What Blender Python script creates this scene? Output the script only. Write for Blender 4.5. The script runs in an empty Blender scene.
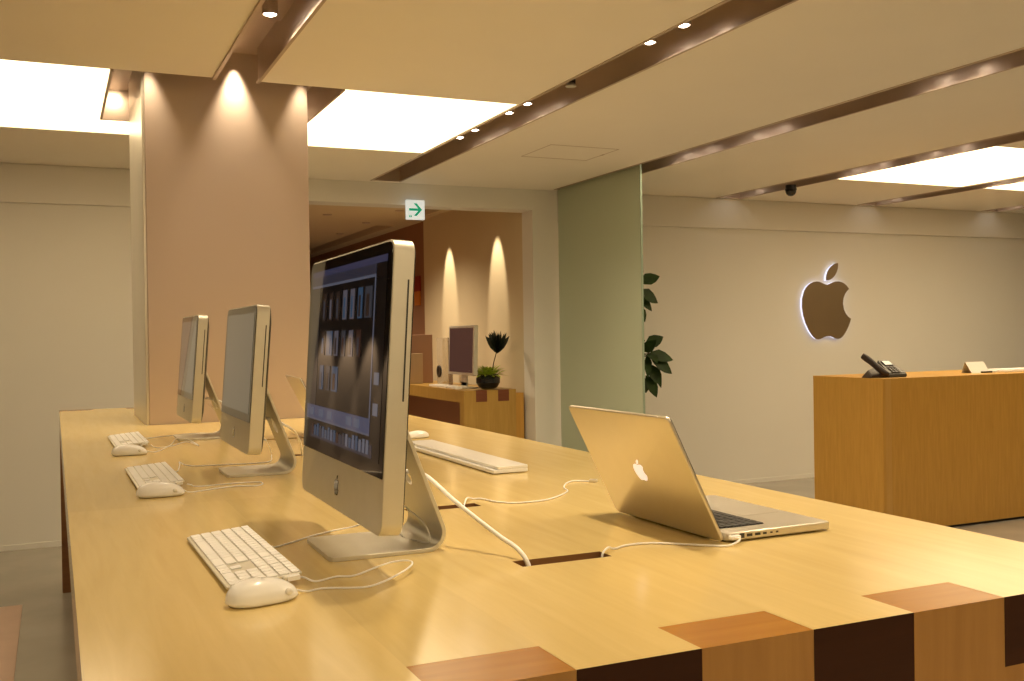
import bpy, bmesh, math, random
from mathutils import Vector, Matrix
random.seed(7)
sc = bpy.context.scene
COL = sc.collection
PI = math.pi
T = 0.971      # table top height
ZC = 2.499     # ceiling height
YW = 7.31      # back wall

# ------------------------------------------------------------------ materials
def new_mat(name):
    m = bpy.data.materials.new(name); m.use_nodes = True
    nt = m.node_tree
    return m, nt, nt.nodes['Principled BSDF']

def plain(name, col, rough=0.5, metal=0.0, bump=0.0, bscale=200, vary=0.04, vscale=6, emit=None, estr=0, spec=0.5, coat=0):
    m, nt, b = new_mat(name)
    tc = nt.nodes.new('ShaderNodeTexCoord')
    n = nt.nodes.new('ShaderNodeTexNoise'); n.inputs['Scale'].default_value = vscale; n.inputs['Detail'].default_value = 3
    nt.links.new(tc.outputs['Object'], n.inputs['Vector'])
    r = nt.nodes.new('ShaderNodeValToRGB')
    r.color_ramp.elements[0].position = 0.3; r.color_ramp.elements[1].position = 0.7
    r.color_ramp.elements[0].color = [c * (1 - vary) for c in col] + [1]
    r.color_ramp.elements[1].color = [min(1, c * (1 + vary)) for c in col] + [1]
    nt.links.new(n.outputs['Fac'], r.inputs['Fac']); nt.links.new(r.outputs['Color'], b.inputs['Base Color'])
    b.inputs['Roughness'].default_value = rough; b.inputs['Metallic'].default_value = metal
    b.inputs['Specular IOR Level'].default_value = spec
    b.inputs['Coat Weight'].default_value = coat
    if bump:
        n2 = nt.nodes.new('ShaderNodeTexNoise'); n2.inputs['Scale'].default_value = bscale
        nt.links.new(tc.outputs['Object'], n2.inputs['Vector'])
        bp = nt.nodes.new('ShaderNodeBump'); bp.inputs['Strength'].default_value = bump; bp.inputs['Distance'].default_value = 0.002
        nt.links.new(n2.outputs['Fac'], bp.inputs['Height']); nt.links.new(bp.outputs['Normal'], b.inputs['Normal'])
    if emit:
        b.inputs['Emission Color'].default_value = list(emit) + [1]; b.inputs['Emission Strength'].default_value = estr
    return m

def wood(name, c1, c2, rough=0.3, grain='Y', strips=None, vary=0.0, scale=1.0, spec=0.5):
    m, nt, b = new_mat(name); N = nt.nodes; L = nt.links
    tc = N.new('ShaderNodeTexCoord'); mp = N.new('ShaderNodeMapping')
    s = {'X': (1.2, 16, 16), 'Y': (16, 1.2, 16), 'Z': (16, 16, 1.2)}[grain]
    mp.inputs['Scale'].default_value = [v * scale for v in s]
    L.new(tc.outputs['Object'], mp.inputs['Vector'])
    n = N.new('ShaderNodeTexNoise'); n.inputs['Scale'].default_value = 2.2; n.inputs['Detail'].default_value = 6
    n.inputs['Roughness'].default_value = 0.6; n.inputs['Distortion'].default_value = 0.6
    L.new(mp.outputs['Vector'], n.inputs['Vector'])
    r = N.new('ShaderNodeValToRGB'); r.color_ramp.elements[0].position = 0.28; r.color_ramp.elements[1].position = 0.72
    r.color_ramp.elements[0].color = list(c1) + [1]; r.color_ramp.elements[1].color = list(c2) + [1]
    L.new(n.outputs['Fac'], r.inputs['Fac'])
    out = r.outputs['Color']
    if strips:
        sx, sy, ox, oy = strips
        sep = N.new('ShaderNodeSeparateXYZ'); L.new(tc.outputs['Object'], sep.inputs[0])
        cmb = N.new('ShaderNodeCombineXYZ')
        for ax, st, of in ((0, sx, ox), (1, sy, oy)):
            a = N.new('ShaderNodeMath'); a.operation = 'SUBTRACT'; L.new(sep.outputs[ax], a.inputs[0]); a.inputs[1].default_value = of
            d = N.new('ShaderNodeMath'); d.operation = 'DIVIDE'; L.new(a.outputs[0], d.inputs[0]); d.inputs[1].default_value = st
            f = N.new('ShaderNodeMath'); f.operation = 'FLOOR'; L.new(d.outputs[0], f.inputs[0])
            L.new(f.outputs[0], cmb.inputs[ax])
        w = N.new('ShaderNodeTexWhiteNoise'); w.noise_dimensions = '2D'; L.new(cmb.outputs[0], w.inputs['Vector'])
        mr = N.new('ShaderNodeMapRange'); mr.inputs['To Min'].default_value = 1 - vary; mr.inputs['To Max'].default_value = 1 + vary
        L.new(w.outputs['Value'], mr.inputs['Value'])
        mu = N.new('ShaderNodeVectorMath'); mu.operation = 'SCALE'
        L.new(out, mu.inputs[0]); L.new(mr.outputs[0], mu.inputs['Scale'])
        out = mu.outputs[0]
    L.new(out, b.inputs['Base Color'])
    b.inputs['Roughness'].default_value = rough; b.inputs['Specular IOR Level'].default_value = spec
    return m

def emitter(name, col, strength):
    m = bpy.data.materials.new(name); m.use_nodes = True; nt = m.node_tree
    nt.nodes.clear(); o = nt.nodes.new('ShaderNodeOutputMaterial'); e = nt.nodes.new('ShaderNodeEmission')
    e.inputs[0].default_value = list(col) + [1]; e.inputs[1].default_value = strength
    nt.links.new(e.outputs[0], o.inputs[0]); return m

WARM = (1.0, 0.76, 0.44)
SPOT = (1.0, 0.79, 0.52)
M = {}
M['maple'] = wood('maple_top', (.665, .500, .200), (.735, .565, .245), rough=.16, grain='Y', strips=(.1683, 1.416, .0231 - .78, 2.43 - 1.006 - 1.416), vary=.04, spec=.4)
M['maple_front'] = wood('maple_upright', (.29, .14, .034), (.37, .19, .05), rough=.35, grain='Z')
M['maple_inlay'] = wood('end_grain_amber', (.38, .16, .015), (.46, .205, .024), rough=.22, grain='X', spec=.35)
M['walnut'] = wood('end_grain_dark', (.028, .008, .002), (.042, .013, .004), rough=.4, grain='X', spec=.2)
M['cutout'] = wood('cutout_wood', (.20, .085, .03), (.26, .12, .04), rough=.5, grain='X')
M['counter'] = wood('counter_veneer', (.50, .27, .048), (.60, .335, .068), rough=.4, grain='Z', scale=1.4)
M['desk'] = wood('desk_maple', (.42, .25, .055), (.52, .32, .08), rough=.35, grain='Z')
M['counter_light'] = wood('counter_edge', (.54, .30, .07), (.60, .35, .09), rough=.4, grain='Z')
M['desk_inlay'] = wood('desk_end_grain', (.16, .045, .018), (.20, .06, .025), rough=.4, grain='X')
M['ceiling'] = plain('ceiling_paint', (.90, .86, .77), .85, vary=.01, vscale=2)
M['wall'] = plain('wall_paint', (.78, .77, .72), .8, vary=.012, vscale=1.5)
M['wall_back'] = plain('corridor_paint', (.68, .585, .40), .8, vary=.015, vscale=1.5)
M['brown_wall'] = plain('brown_panelling', (.34, .17, .09), .6, vary=.08, vscale=1.0)
M['floor'] = plain('stone_floor', (.36, .33, .28), .22, vary=.08, vscale=3)
M['surface'] = plain('pinkish_surface', (.58, .42, .33), .6, vary=.04, vscale=8)
M['column'] = plain('satin_pink_column', (.58, .475, .41), .42, metal=.25, vary=.015, vscale=2)
M['column_edge'] = plain('brushed_steel', (.78, .74, .66), .3, metal=.7, vary=.02)
M['trough'] = plain('bronze_trough', (.50, .40, .32), .38, metal=.4, vary=.05)
M['trough_lip'] = plain('bronze_lip', (.52, .42, .34), .4, metal=.4, vary=.03)
M['panel'] = emitter('luminous_panel', WARM, 4.3)
M['lamp'] = emitter('halogen_lens', (1, .85, .68), 30.0)
M['panel_frame'] = plain('panel_edge', (.7, .72, .6), .5)
M['alu'] = plain('anodised_aluminium', (.72, .69, .60), .46, metal=.6, vary=.015, vscale=30)
M['alu_lap'] = plain('bead_blasted_aluminium', (.70, .655, .56), .34, metal=.85, vary=.012, vscale=30)
M['alu_dark'] = plain('port_dark', (.03, .03, .03), .5)
M['black'] = plain('black_plastic', (.012, .012, .012), .35)
M['bezel'] = plain('black_glass', (.006, .006, .007), .02, spec=.7)
M['white'] = plain('white_plastic', (.92, .91, .88), .22, vary=.01)
M['key'] = plain('white_keycap', (.93, .92, .90), .4, vary=.01)
M['blackkey'] = plain('black_keycap', (.016, .015, .014), .45)
M['cable'] = plain('white_cord', (.92, .90, .87), .4, vary=.01)
M['off_screen'] = plain('grey_screen', (.05, .05, .046), .03, spec=.8, emit=(.5, .48, .40), estr=.10)
M['logo_white'] = plain('logo_white', (.9, .84, .8), .3, emit=(1, .85, .78), estr=.55)
M['logo_face'] = plain('logo_bronze', (.30, .22, .13), .35, metal=.6, vary=.02)
M['logo_glow'] = emitter('logo_glow', (.84, .82, 1.0), 1.25)
M['frosted'] = None
M['sign_white'] = plain('sign_white', (.85, .88, .88), .4, emit=(.80, .92, .92), estr=.5)
M['sign_green'] = plain('sign_green', (.0, .32, .17), .5, emit=(.0, .40, .20), estr=.45)
M['leaf'] = plain('dark_leaf', (.020, .044, .010), .55, vary=.4, vscale=12, spec=.2)
M['leaf_lime'] = plain('lime_leaf', (.42, .56, .05), .45, vary=.35, vscale=40)
M['leaf_deep'] = plain('deep_leaf', (.014, .020, .010), .55, vary=.2, vscale=30)
M['stem'] = plain('stem', (.09, .07, .03), .6)
M['pot_dark'] = plain('dark_glazed_pot', (.012, .014, .016), .25)
M['pot_grey'] = plain('grey_planter', (.35, .33, .3), .6)
M['soil'] = plain('soil', (.05, .035, .02), .9, vary=.3, vscale=60)
M['phone'] = plain('phone_grey', (.07, .065, .055), .35)
M['phone_dark'] = plain('phone_dark', (.03, .018, .014), .35)
M['phone_lcd'] = plain('phone_display', (.5, .55, .5), .2, emit=(.6, .65, .6), estr=.25)
M['paper'] = plain('white_card', (.85, .83, .78), .6)
M['poster_red'] = plain('poster_red', (.30, .03, .015), .5)
M['poster_orange'] = plain('poster_orange', (.65, .22, .03), .5)
M['rosy_board'] = plain('rosy_board', (.40, .24, .17), .6)
M['pale_board'] = plain('pale_board', (.52, .40, .27), .6)
M['display_dark'] = plain('dark_display', (.035, .02, .02), .12, emit=(.16, .08, .075), estr=.18)

def glass_mat():
    m = bpy.data.materials.new('frosted_green_glass'); m.use_nodes = True; nt = m.node_tree; N = nt.nodes; L = nt.links
    b = N['Principled BSDF']; out = N['Material Output']
    b.inputs['Base Color'].default_value = (.62, .68, .56, 1); b.inputs['Roughness'].default_value = .35
    t = N.new('ShaderNodeBsdfTranslucent'); t.inputs[0].default_value = (.68, .76, .64, 1)
    n = N.new('ShaderNodeTexNoise'); n.inputs['Scale'].default_value = 400
    bp = N.new('ShaderNodeBump'); bp.inputs['Strength'].default_value = .1; bp.inputs['Distance'].default_value = .001
    L.new(n.outputs['Fac'], bp.inputs['Height']); L.new(bp.outputs['Normal'], b.inputs['Normal'])
    mx = N.new('ShaderNodeMixShader'); mx.inputs[0].default_value = .42
    L.new(b.outputs[0], mx.inputs[1]); L.new(t.outputs[0], mx.inputs[2]); L.new(mx.outputs[0], out.inputs['Surface'])
    return m
M['frosted'] = glass_mat()
M['glass_edge'] = plain('glass_edge', (.34, .44, .34), .3)
def clear_mat():
    m, nt, b = new_mat('clear_plastic')
    b.inputs['Base Color'].default_value = (.85, .82, .78, 1); b.inputs['Roughness'].default_value = .12
    b.inputs['Transmission Weight'].default_value = .85; b.inputs['IOR'].default_value = 1.2
    return m
M['clear'] = clear_mat()

# ------------------------------------------------------------------ mesh helpers
def bm_new(): return bmesh.new()

def obj(name, bm, mats, parent=None, smooth=False, loc=None, autosmooth=False):
    bmesh.ops.recalc_face_normals(bm, faces=bm.faces[:])
    me = bpy.data.meshes.new(name); bm.to_mesh(me); bm.free()
    if not isinstance(mats, (list, tuple)): mats = [mats]
    for m in mats: me.materials.append(m)
    if smooth:
        for p in me.polygons: p.use_smooth = True
        if autosmooth: me.set_sharp_from_angle(angle=math.radians(20))
    o = bpy.data.objects.new(name, me); COL.objects.link(o)
    if parent: o.parent = parent
    if loc: o.location = loc
    return o

def thing(name, label, cat, loc=(0, 0, 0), rz=0, group=None):
    o = bpy.data.objects.new(name, None); COL.objects.link(o)
    o.empty_display_size = .1
    o.location = loc; o.rotation_euler = (0, 0, rz); o['label'] = label; o['category'] = cat
    if group: o['group'] = group
    return o

def tag(o, label, cat, group=None):
    o['label'] = label; o['category'] = cat
    if group: o['group'] = group
    return o

def struct(o): o['kind'] = 'structure'; return o

def dup(root, loc, rz=None, label=None, skip=()):
    r = root.copy(); COL.objects.link(r); r.location = loc
    if rz is not None: r.rotation_euler = (0, 0, rz)
    if label: r['label'] = label
    for ch in list(root.children):
        if ch.name.split('.')[0] in skip: continue
        c = ch.copy(); COL.objects.link(c); c.parent = r
        for g in list(ch.children):
            d = g.copy(); COL.objects.link(d); d.parent = c
    return r

def box(bm, x0, x1, y0, y1, z0, z1, mi=0, bev=0, seg=2):
    vs = [bm.verts.new((x, y, z)) for x in (x0, x1) for y in (y0, y1) for z in (z0, z1)]
    q = [(0, 1, 3, 2), (4, 6, 7, 5), (0, 4, 5, 1), (2, 3, 7, 6), (0, 2, 6, 4), (1, 5, 7, 3)]
    fs = [bm.faces.new([vs[i] for i in f]) for f in q]
    for f in fs: f.material_index = mi
    if bev:
        es = list({e for f in fs for e in f.edges})
        r = bmesh.ops.bevel(bm, geom=es, offset=bev, segments=seg, affect='EDGES', profile=.5)
        for f in r['faces']: f.material_index = mi
    return vs

def rrect(a0, a1, b0, b1, r, n=6, corners=(1, 1, 1, 1)):
    """rounded rectangle ccw; corners: (a1b0, a1b1, a0b1, a0b0)"""
    pts = []
    spec = [(a1, b0, -90, corners[0], -1, 1), (a1, b1, 0, corners[1], -1, -1), (a0, b1, 90, corners[2], 1, -1), (a0, b0, 180, corners[3], 1, 1)]
    for a, b, s, on, da, db in spec:
        if not on: pts.append((a, b)); continue
        rr = r * on; ca, cb = a + da * rr, b + db * rr
        for i in range(n + 1):
            t = math.radians(s + 90 * i / n); pts.append((ca + rr * math.cos(t), cb + rr * math.sin(t)))
    return pts

def loops(bm, rings, cap0=True, cap1=True, mi=0, capmi=None):
    """connect rings of equal-length vertex coordinates"""
    R = [[bm.verts.new(p) for p in ring] for ring in rings]
    n = len(R[0])
    for a, b in zip(R, R[1:]):
        for i in range(n):
            f = bm.faces.new((a[i], a[(i + 1) % n], b[(i + 1) % n], b[i])); f.material_index = mi
    if cap0: f = bm.faces.new(R[0][::-1]); f.material_index = mi if capmi is None else capmi
    if cap1: f = bm.faces.new(R[-1]); f.material_index = mi
    return R

def prism_x(bm, pts, x0, x1, mi=0, bev=0):
    """pts in (y,z), extruded along x; optional softened edges"""
    def ins(d):
        cy = sum(p[0] for p in pts) / len(pts); cz = sum(p[1] for p in pts) / len(pts)
        w = max(abs(p[0] - cy) for p in pts); h = max(abs(p[1] - cz) for p in pts)
        return [(cy + (p[0] - cy) * (1 - d / w), cz + (p[1] - cz) * (1 - d / h)) for p in pts]
    if bev:
        rg = [[(x0, y, z) for y, z in ins(bev)], [(x0 + bev * .3, y, z) for y, z in ins(bev * .3)], [(x0 + bev, y, z) for y, z in pts],
              [(x1 - bev, y, z) for y, z in pts], [(x1 - bev * .3, y, z) for y, z in ins(bev * .3)], [(x1, y, z) for y, z in ins(bev)]]
    else:
        rg = [[(x0, y, z) for y, z in pts], [(x1, y, z) for y, z in pts]]
    loops(bm, rg, mi=mi)

def prism_z(bm, pts, z0, z1, mi=0, bev=0):
    def ins(d):
        cx = sum(p[0] for p in pts) / len(pts); cy = sum(p[1] for p in pts) / len(pts)
        w = max(abs(p[0] - cx) for p in pts); h = max(abs(p[1] - cy) for p in pts)
        return [(cx + (p[0] - cx) * (1 - d / w), cy + (p[1] - cy) * (1 - d / h)) for p in pts]
    if bev:
        rg = [[(x, y, z0) for x, y in ins(bev)], [(x, y, z0 + bev) for x, y in pts], [(x, y, z1 - bev) for x, y in pts], [(x, y, z1 - bev * .3) for x, y in ins(bev * .3)], [(x, y, z1) for x, y in ins(bev)]]
    else:
        rg = [[(x, y, z0) for x, y in pts], [(x, y, z1) for x, y in pts]]
    loops(bm, rg, mi=mi)

def lathe(bm, prof, c=(0, 0, 0), n=28, mi=0):
    rings = [[(c[0] + r * math.cos(2 * PI * i / n), c[1] + r * math.sin(2 * PI * i / n), c[2] + z) for i in range(n)] for r, z in prof]
    loops(bm, rings, mi=mi)

def catmull(P, sub=6):
    P = [Vector(p) for p in P]
    out = []
    for i in range(len(P) - 1):
        p0 = P[max(i - 1, 0)]; p1 = P[i]; p2 = P[i + 1]; p3 = P[min(i + 2, len(P) - 1)]
        for k in range(sub):
            t = k / sub
            out.append(.5 * ((2 * p1) + (-p0 + p2) * t + (2 * p0 - 5 * p1 + 4 * p2 - p3) * t * t + (-p0 + 3 * p1 - 3 * p2 + p3) * t ** 3))
    out.append(P[-1]); return out

def tube(bm, pts, r, n=8, sub=6, mi=0, off=(0, 0, 0)):
    o = Vector(off)
    C = catmull(pts, sub) if sub > 1 else [Vector(p) for p in pts]
    rings = []; up = Vector((0.02, 0.03, 1)).normalized()
    prev = None
    for i, c in enumerate(C):
        t = (C[min(i + 1, len(C) - 1)] - C[max(i - 1, 0)]).normalized()
        if prev is None:
            a = t.cross(up)
            if a.length < .1: a = t.cross(Vector((1, 0, 0)))
        else:
            a = prev - t * prev.dot(t)
        a.normalize(); prev = a; b = t.cross(a)
        rr = r(i / (len(C) - 1)) if callable(r) else r
        rings.append([tuple(c - o + a * (rr * math.cos(2 * PI * k / n)) + b * (rr * math.sin(2 * PI * k / n))) for k in range(n)])
    loops(bm, rings, mi=mi)

def slab(bm, xs, ys, z0, z1, filled, mi=0, side_mi=None):
    """grid slab with missing cells; filled(xc,yc)->bool; side_mi(xc,yc,dx,dy)->index"""
    xs = sorted(set(xs)); ys = sorted(set(ys)); V = {}
    def v(i, j, k):
        if (i, j, k) not in V: V[i, j, k] = bm.verts.new((xs[i], ys[j], (z0, z1)[k]))
        return V[i, j, k]
    nx, ny = len(xs) - 1, len(ys) - 1
    F = [[filled((xs[i] + xs[i + 1]) / 2, (ys[j] + ys[j + 1]) / 2) for j in range(ny)] for i in range(nx)]
    for i in range(nx):
        for j in range(ny):
            if not F[i][j]: continue
            top = bm.faces.new((v(i, j, 1), v(i + 1, j, 1), v(i + 1, j + 1, 1), v(i, j + 1, 1))); top.material_index = mi
            bot = bm.faces.new((v(i, j, 0), v(i, j + 1, 0), v(i + 1, j + 1, 0), v(i + 1, j, 0))); bot.material_index = mi
            for di, dj, a, b in ((-1, 0, (i, j + 1), (i, j)), (1, 0, (i + 1, j), (i + 1, j + 1)), (0, -1, (i, j), (i + 1, j)), (0, 1, (i + 1, j + 1), (i, j + 1))):
                I, J = i + di, j + dj
                if 0 <= I < nx and 0 <= J < ny and F[I][J]: continue
                f = bm.faces.new((v(*a, 0), v(*b, 0), v(*b, 1), v(*a, 1)))
                f.material_index = mi if side_mi is None else side_mi((xs[i] + xs[i + 1]) / 2, (ys[j] + ys[j + 1]) / 2, di, dj)

def boolean_cut(o, cutter):
    md = o.modifiers.new('cut', 'BOOLEAN'); md.object = cutter; md.operation = 'DIFFERENCE'; md.solver = 'EXACT'
    dg = bpy.context.evaluated_depsgraph_get(); me = bpy.data.meshes.new_from_object(o.evaluated_get(dg))
    o.modifiers.clear(); old = o.data; o.data = me; me.name = old.name
    bpy.data.objects.remove(cutter)

# ------------------------------------------------------------------ logo outline
APPLE = "M12.152 6.896c-.948 0-2.415-1.078-3.96-1.04-2.04.027-3.91 1.183-4.961 3.014-2.117 3.675-.546 9.103 1.519 12.09 1.013 1.454 2.208 3.09 3.792 3.039 1.52-.065 2.09-.987 3.935-.987 1.831 0 2.35.987 3.96.948 1.637-.026 2.676-1.48 3.676-2.948 1.156-1.688 1.636-3.325 1.662-3.415-.039-.013-3.182-1.221-3.22-4.857-.026-3.04 2.48-4.494 2.597-4.559-1.429-2.09-3.623-2.324-4.39-2.376-2-.156-3.675 1.09-4.61 1.09zM15.53 3.83c.843-1.012 1.4-2.427 1.245-3.83-1.207.052-2.662.805-3.532 1.818-.78.896-1.454 2.338-1.273 3.714 1.338.104 2.715-.688 3.559-1.701"
def path_polys(s, seg=5):
    import re
    polys = []
    for sub in re.findall(r'M[^M]+', s):
        nums = [float(x) for x in re.findall(r'-?\d*\.\d+|-?\d+', sub)]
        cur = (nums[0], nums[1]); pts = [cur]; k = 2
        while k + 5 < len(nums):
            c = nums[k:k + 6]; k += 6
            p1 = (cur[0] + c[0], cur[1] + c[1]); p2 = (cur[0] + c[2], cur[1] + c[3]); p3 = (cur[0] + c[4], cur[1] + c[5])
            for i in range(1, seg + 1):
                t = i / seg; u = 1 - t
                pts.append(tuple(u ** 3 * cur[j] + 3 * u * u * t * p1[j] + 3 * u * t * t * p2[j] + t ** 3 * p3[j] for j in (0, 1)))
            cur = p3
        if math.dist(pts[0], pts[-1]) < 1e-3: pts.pop()
        polys.append(pts)
    return polys
LOGO = path_polys(APPLE)

def logo_mesh(bm, fn, d0, d1, size, mi=0, side=None):
    """fn(u,v,d)->xyz with u right, v up in metres; size = total height"""
    k = size / 24.0
    for poly in LOGO:
        P = [((x - 12) * k, (12 - y) * k) for x, y in poly]
        A = [bm.verts.new(fn(u, v, d0)) for u, v in P]; B = [bm.verts.new(fn(u, v, d1)) for u, v in P]
        for L_ in (A[::-1], B):
            es = [bm.edges.get((L_[i], L_[(i + 1) % len(L_)])) or bm.edges.new((L_[i], L_[(i + 1) % len(L_)])) for i in range(len(L_))]
            r = bmesh.ops.triangle_fill(bm, use_beauty=True, edges=es)
            for g in r['geom']:
                if isinstance(g, bmesh.types.BMFace): g.material_index = mi
        n = len(A)
        for i in range(n):
            f = bm.faces.new((A[i], A[(i + 1) % n], B[(i + 1) % n], B[i])); f.material_index = mi if side is None else side

# ================================================================== THE ROOM
X0, X1, Y0 = -6.0, 13.0, -5.0
bm = bm_new(); box(bm, X0 - .2, X1 + .2, Y0 - .2, 17, -.12, 0); struct(obj('floor', bm, M['floor']))

SLOTS = [(-.95, -.72), (.658, .863), (2.149, 2.384), (3.665, 3.91), (5.23, 5.48), (6.81, 7.04), (8.40, 8.63)]
PY0, PY1 = 4.62, 6.08            # band of luminous panels
RX0, RX1, RY1 = .25, 1.245, 5.66  # recess around the column
CX0, CX1, CY0, CY1 = .369, 1.105, 4.735, 5.50
PANELS = [(-.72, 2.149), (5.48, 6.81), (7.04, 8.40)]
FILL_BAND = (-2.7, -.75)  # unseen band of panels added behind the camera as fill light
def slot_end(i): return PY0 if i == 1 else 7.25
def ceil_filled(x, y):
    for i, (a, b) in enumerate(SLOTS):
        if a < x < b and -4.5 < y < slot_end(i): return False
    for a, b in PANELS:
        if a < x < b and (PY0 < y < PY1): return False
        if a < x < b and a < 6 and FILL_BAND[0] < y < FILL_BAND[1]: return False
    return True
xs = [X0, X1] + [v for s in SLOTS for v in s] + [v for p in PANELS for v in p]
ys = [Y0, YW, -4.5, 7.25, PY0, PY1, FILL_BAND[0], FILL_BAND[1]]
bm = bm_new(); slab(bm, xs, ys, ZC, ZC + .02, ceil_filled)
struct(obj('ceiling', bm, M['ceiling']))

# walls
def wall(name, x0, x1, y0, y1, z0, z1, surface='wall'):
    bm = bm_new(); box(bm, x0, x1, y0, y1, z0, z1); return struct(obj(name, bm, M[surface]))
bm = bm_new()
LX = -.66                                    # opening on the far left, out of frame
box(bm, LX, 1.55, YW, YW + .2, 0, ZC + .3)
box(bm, 1.55, 3.50, YW, YW + .2, 2.336, ZC + .3)
box(bm, 3.50, X1, YW, YW + .2, 0, ZC + .3)
box(bm, X0, LX, YW, YW + .2, 2.3, ZC + .3)
struct(obj('wall_back', bm, M['wall']))
wall('wall_left', X0 - .2, X0, Y0, 14.2, 0, ZC + .3)
wall('wall_right', X1, X1 + .2, Y0, YW + .2, 0, ZC + .3)
wall('wall_front', X0 - .2, X1 + .2, Y0 - .2, Y0, 0, ZC + .3)
bm = bm_new()                                 # shallow step at the head of the back wall
box(bm, LX, 1.55, YW - .03, YW, 2.246, ZC, bev=.006)
struct(obj('trim_1', bm, M['wall']))
bm = bm_new(); box(bm, 3.72, X1, YW - .03, YW, 2.240, ZC, bev=.006); struct(obj('trim_2', bm, M['wall']))
bm = bm_new(); box(bm, LX, 1.55, YW - .008, YW, 0, .035); struct(obj('baseboard_back', bm, M['wall']))
bm = bm_new(); box(bm, 3.72, X1, YW - .008, YW, 0, .035); struct(obj('baseboard_right', bm, M['wall']))
# corridor room behind the opening
CZ = 2.545
wall('wall_corridor_right', 3.50, 3.70, YW + .2, 9.92, 0, CZ, 'wall_back')
wall('wall_corridor_far', 3.56, 3.76, 9.92, 16.6, 0, CZ, 'brown_wall')
wall('wall_corridor_end', X0 - .2, 3.76, 16.6, 16.8, 0, CZ, 'brown_wall')
wall('wall_corridor_left', 1.35, 1.55, YW + .2, 16.6, 0, CZ, 'brown_wall')
bm = bm_new(); slab(bm, [1.35, 3.20, 3.40, 3.76], [YW + .2, 8.3, 9.6, 10.6, 14.5, 16.8], CZ, CZ + .1,
                    lambda x, y: not (3.2 < x < 3.4 and (8.3 < y < 9.6 or 10.6 < y < 14.5)))
struct(obj('ceiling_corridor', bm, M['wall_back']))
bm = bm_new(); box(bm, 3.18, 3.42, 8.28, 9.62, CZ + .1, CZ + .16); box(bm, 3.18, 3.42, 10.58, 14.52, CZ + .1, CZ + .16); struct(obj('trim_3', bm, M['trough']))
# space on the far left, seen only in the near screen's reflection
wall('wall_left_far', X0, 1.35, 13.0, 13.2, 0, CZ, 'column')
bm = bm_new(); box(bm, X0, 1.35, YW + .2, 13.2, CZ, CZ + .1); struct(obj('ceiling_left', bm, M['brown_wall']))

# column
col = thing('column', 'pink satin metal column rising through the table to the ceiling', 'column', ((CX0 + CX1) / 2, (CY0 + CY1) / 2, 0))
cx, cy = (CX0 + CX1) / 2, (CY0 + CY1) / 2
bm = bm_new(); box(bm, CX0 + .012 - cx, CX1 - cx, CY0 - cy, CY1 - cy, 0, ZC + .158, bev=.003); obj('shaft', bm, M['column'], col)
bm = bm_new(); box(bm, CX0 - cx, CX0 + .012 - cx, CY0 + .006 - cy, CY1 - cy, 0, ZC + .158, bev=.002); o = obj('lit_side', bm, M['column_edge'], col); o['label'] = 'left side face, coloured pale as if lit'  # left face in a paler metal: its lit look is put into the colour

# luminous panels
def lum_panel(x0, x1, y0, y1, label, holes=()):
    t = thing('ceiling_light_panel', label, 'ceiling light', ((x0 + x1) / 2, (y0 + y1) / 2, ZC), group='luminous ceiling panels')
    ox, oy = t.location.x, t.location.y
    xs = [x0 - ox, x1 - ox]; ys = [y0 - oy, y1 - oy]
    for h in holes: xs += [h[0] - ox, h[1] - ox]; ys += [h[2] - oy, h[3] - oy]
    f = lambda x, y: not any(h[0] < x + ox < h[1] and h[2] < y + oy < h[3] for h in holes)
    bm = bm_new(); slab(bm, xs, ys, .004, .016, f); obj('diffuser', bm, M['panel'], t)
    bm = bm_new()
    e = .006
    for a, b, c, d in ((x0, x1, y0, y0 + e), (x0, x1, y1 - e, y1), (x0, x0 + e, y0 + e, y1 - e), (x1 - e, x1, y0 + e, y1 - e)):
        if not holes or c > y0 + 1e-4 or True:
            if holes and abs(c - y0) < 1e-6 and d - c < .01:
                box(bm, x0 - ox, RX0 - ox, c - oy, d - oy, 0, .004); box(bm, RX1 - ox, x1 - ox, c - oy, d - oy, 0, .004); continue
            box(bm, a - ox, b - ox, c - oy, d - oy, 0, .004)
    obj('frame', bm, M['panel_frame'], t)
    return t
lum_panel(*PANELS[0], PY0, PY1, 'large white luminous ceiling panel that surrounds the top of the column', holes=[(RX0 - .012, RX1 + .012, PY0, RY1 + .012)])
lum_panel(*PANELS[1], PY0, PY1, 'white luminous ceiling panel at upper right, the larger one in view there')
lum_panel(*PANELS[2], PY0, PY1, 'white luminous ceiling panel at the right edge of the photo, only its corner in view')

lum_panel(*PANELS[0], *FILL_BAND, 'unseen luminous fill panel added behind the camera, above the near end of the table')
lum_panel(*PANELS[1], *FILL_BAND, 'unseen luminous fill panel added behind the camera, toward the counter side')

# recess around the column head
rec = thing('ceiling_recess', 'bronze metal recess framing the column head in the ceiling', 'ceiling recess', (cx, PY0, ZC))
d = .15
RIM = [(RX0 - .012, RX0, 0, RY1 - PY0 + .012, -.008), (RX1, RX1 + .012, 0, RY1 - PY0 + .012, -.008), (RX0, RX1, RY1 - PY0, RY1 - PY0 + .012, -.008),
       (RX0, SLOTS[1][0], -.012, 0, .02), (SLOTS[1][1], RX1, -.012, 0, .02)]
for x0, x1, y0, y1, z0 in RIM:
    bm = bm_new(); box(bm, x0 - cx, x1 - cx, y0, y1, z0, d); obj('rim', bm, M['trough'], rec)
bm = bm_new(); slab(bm, [RX0 - cx, RX1 - cx, CX0 - cx, CX1 - cx], [0, CY0 - PY0, CY1 - PY0, RY1 - PY0 + .012], d, d + .01,
                    lambda x, y: not (CX0 - cx < x < CX1 - cx and CY0 < y + PY0 < CY1)); obj('top_plate', bm, M['trough'], rec)

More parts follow.
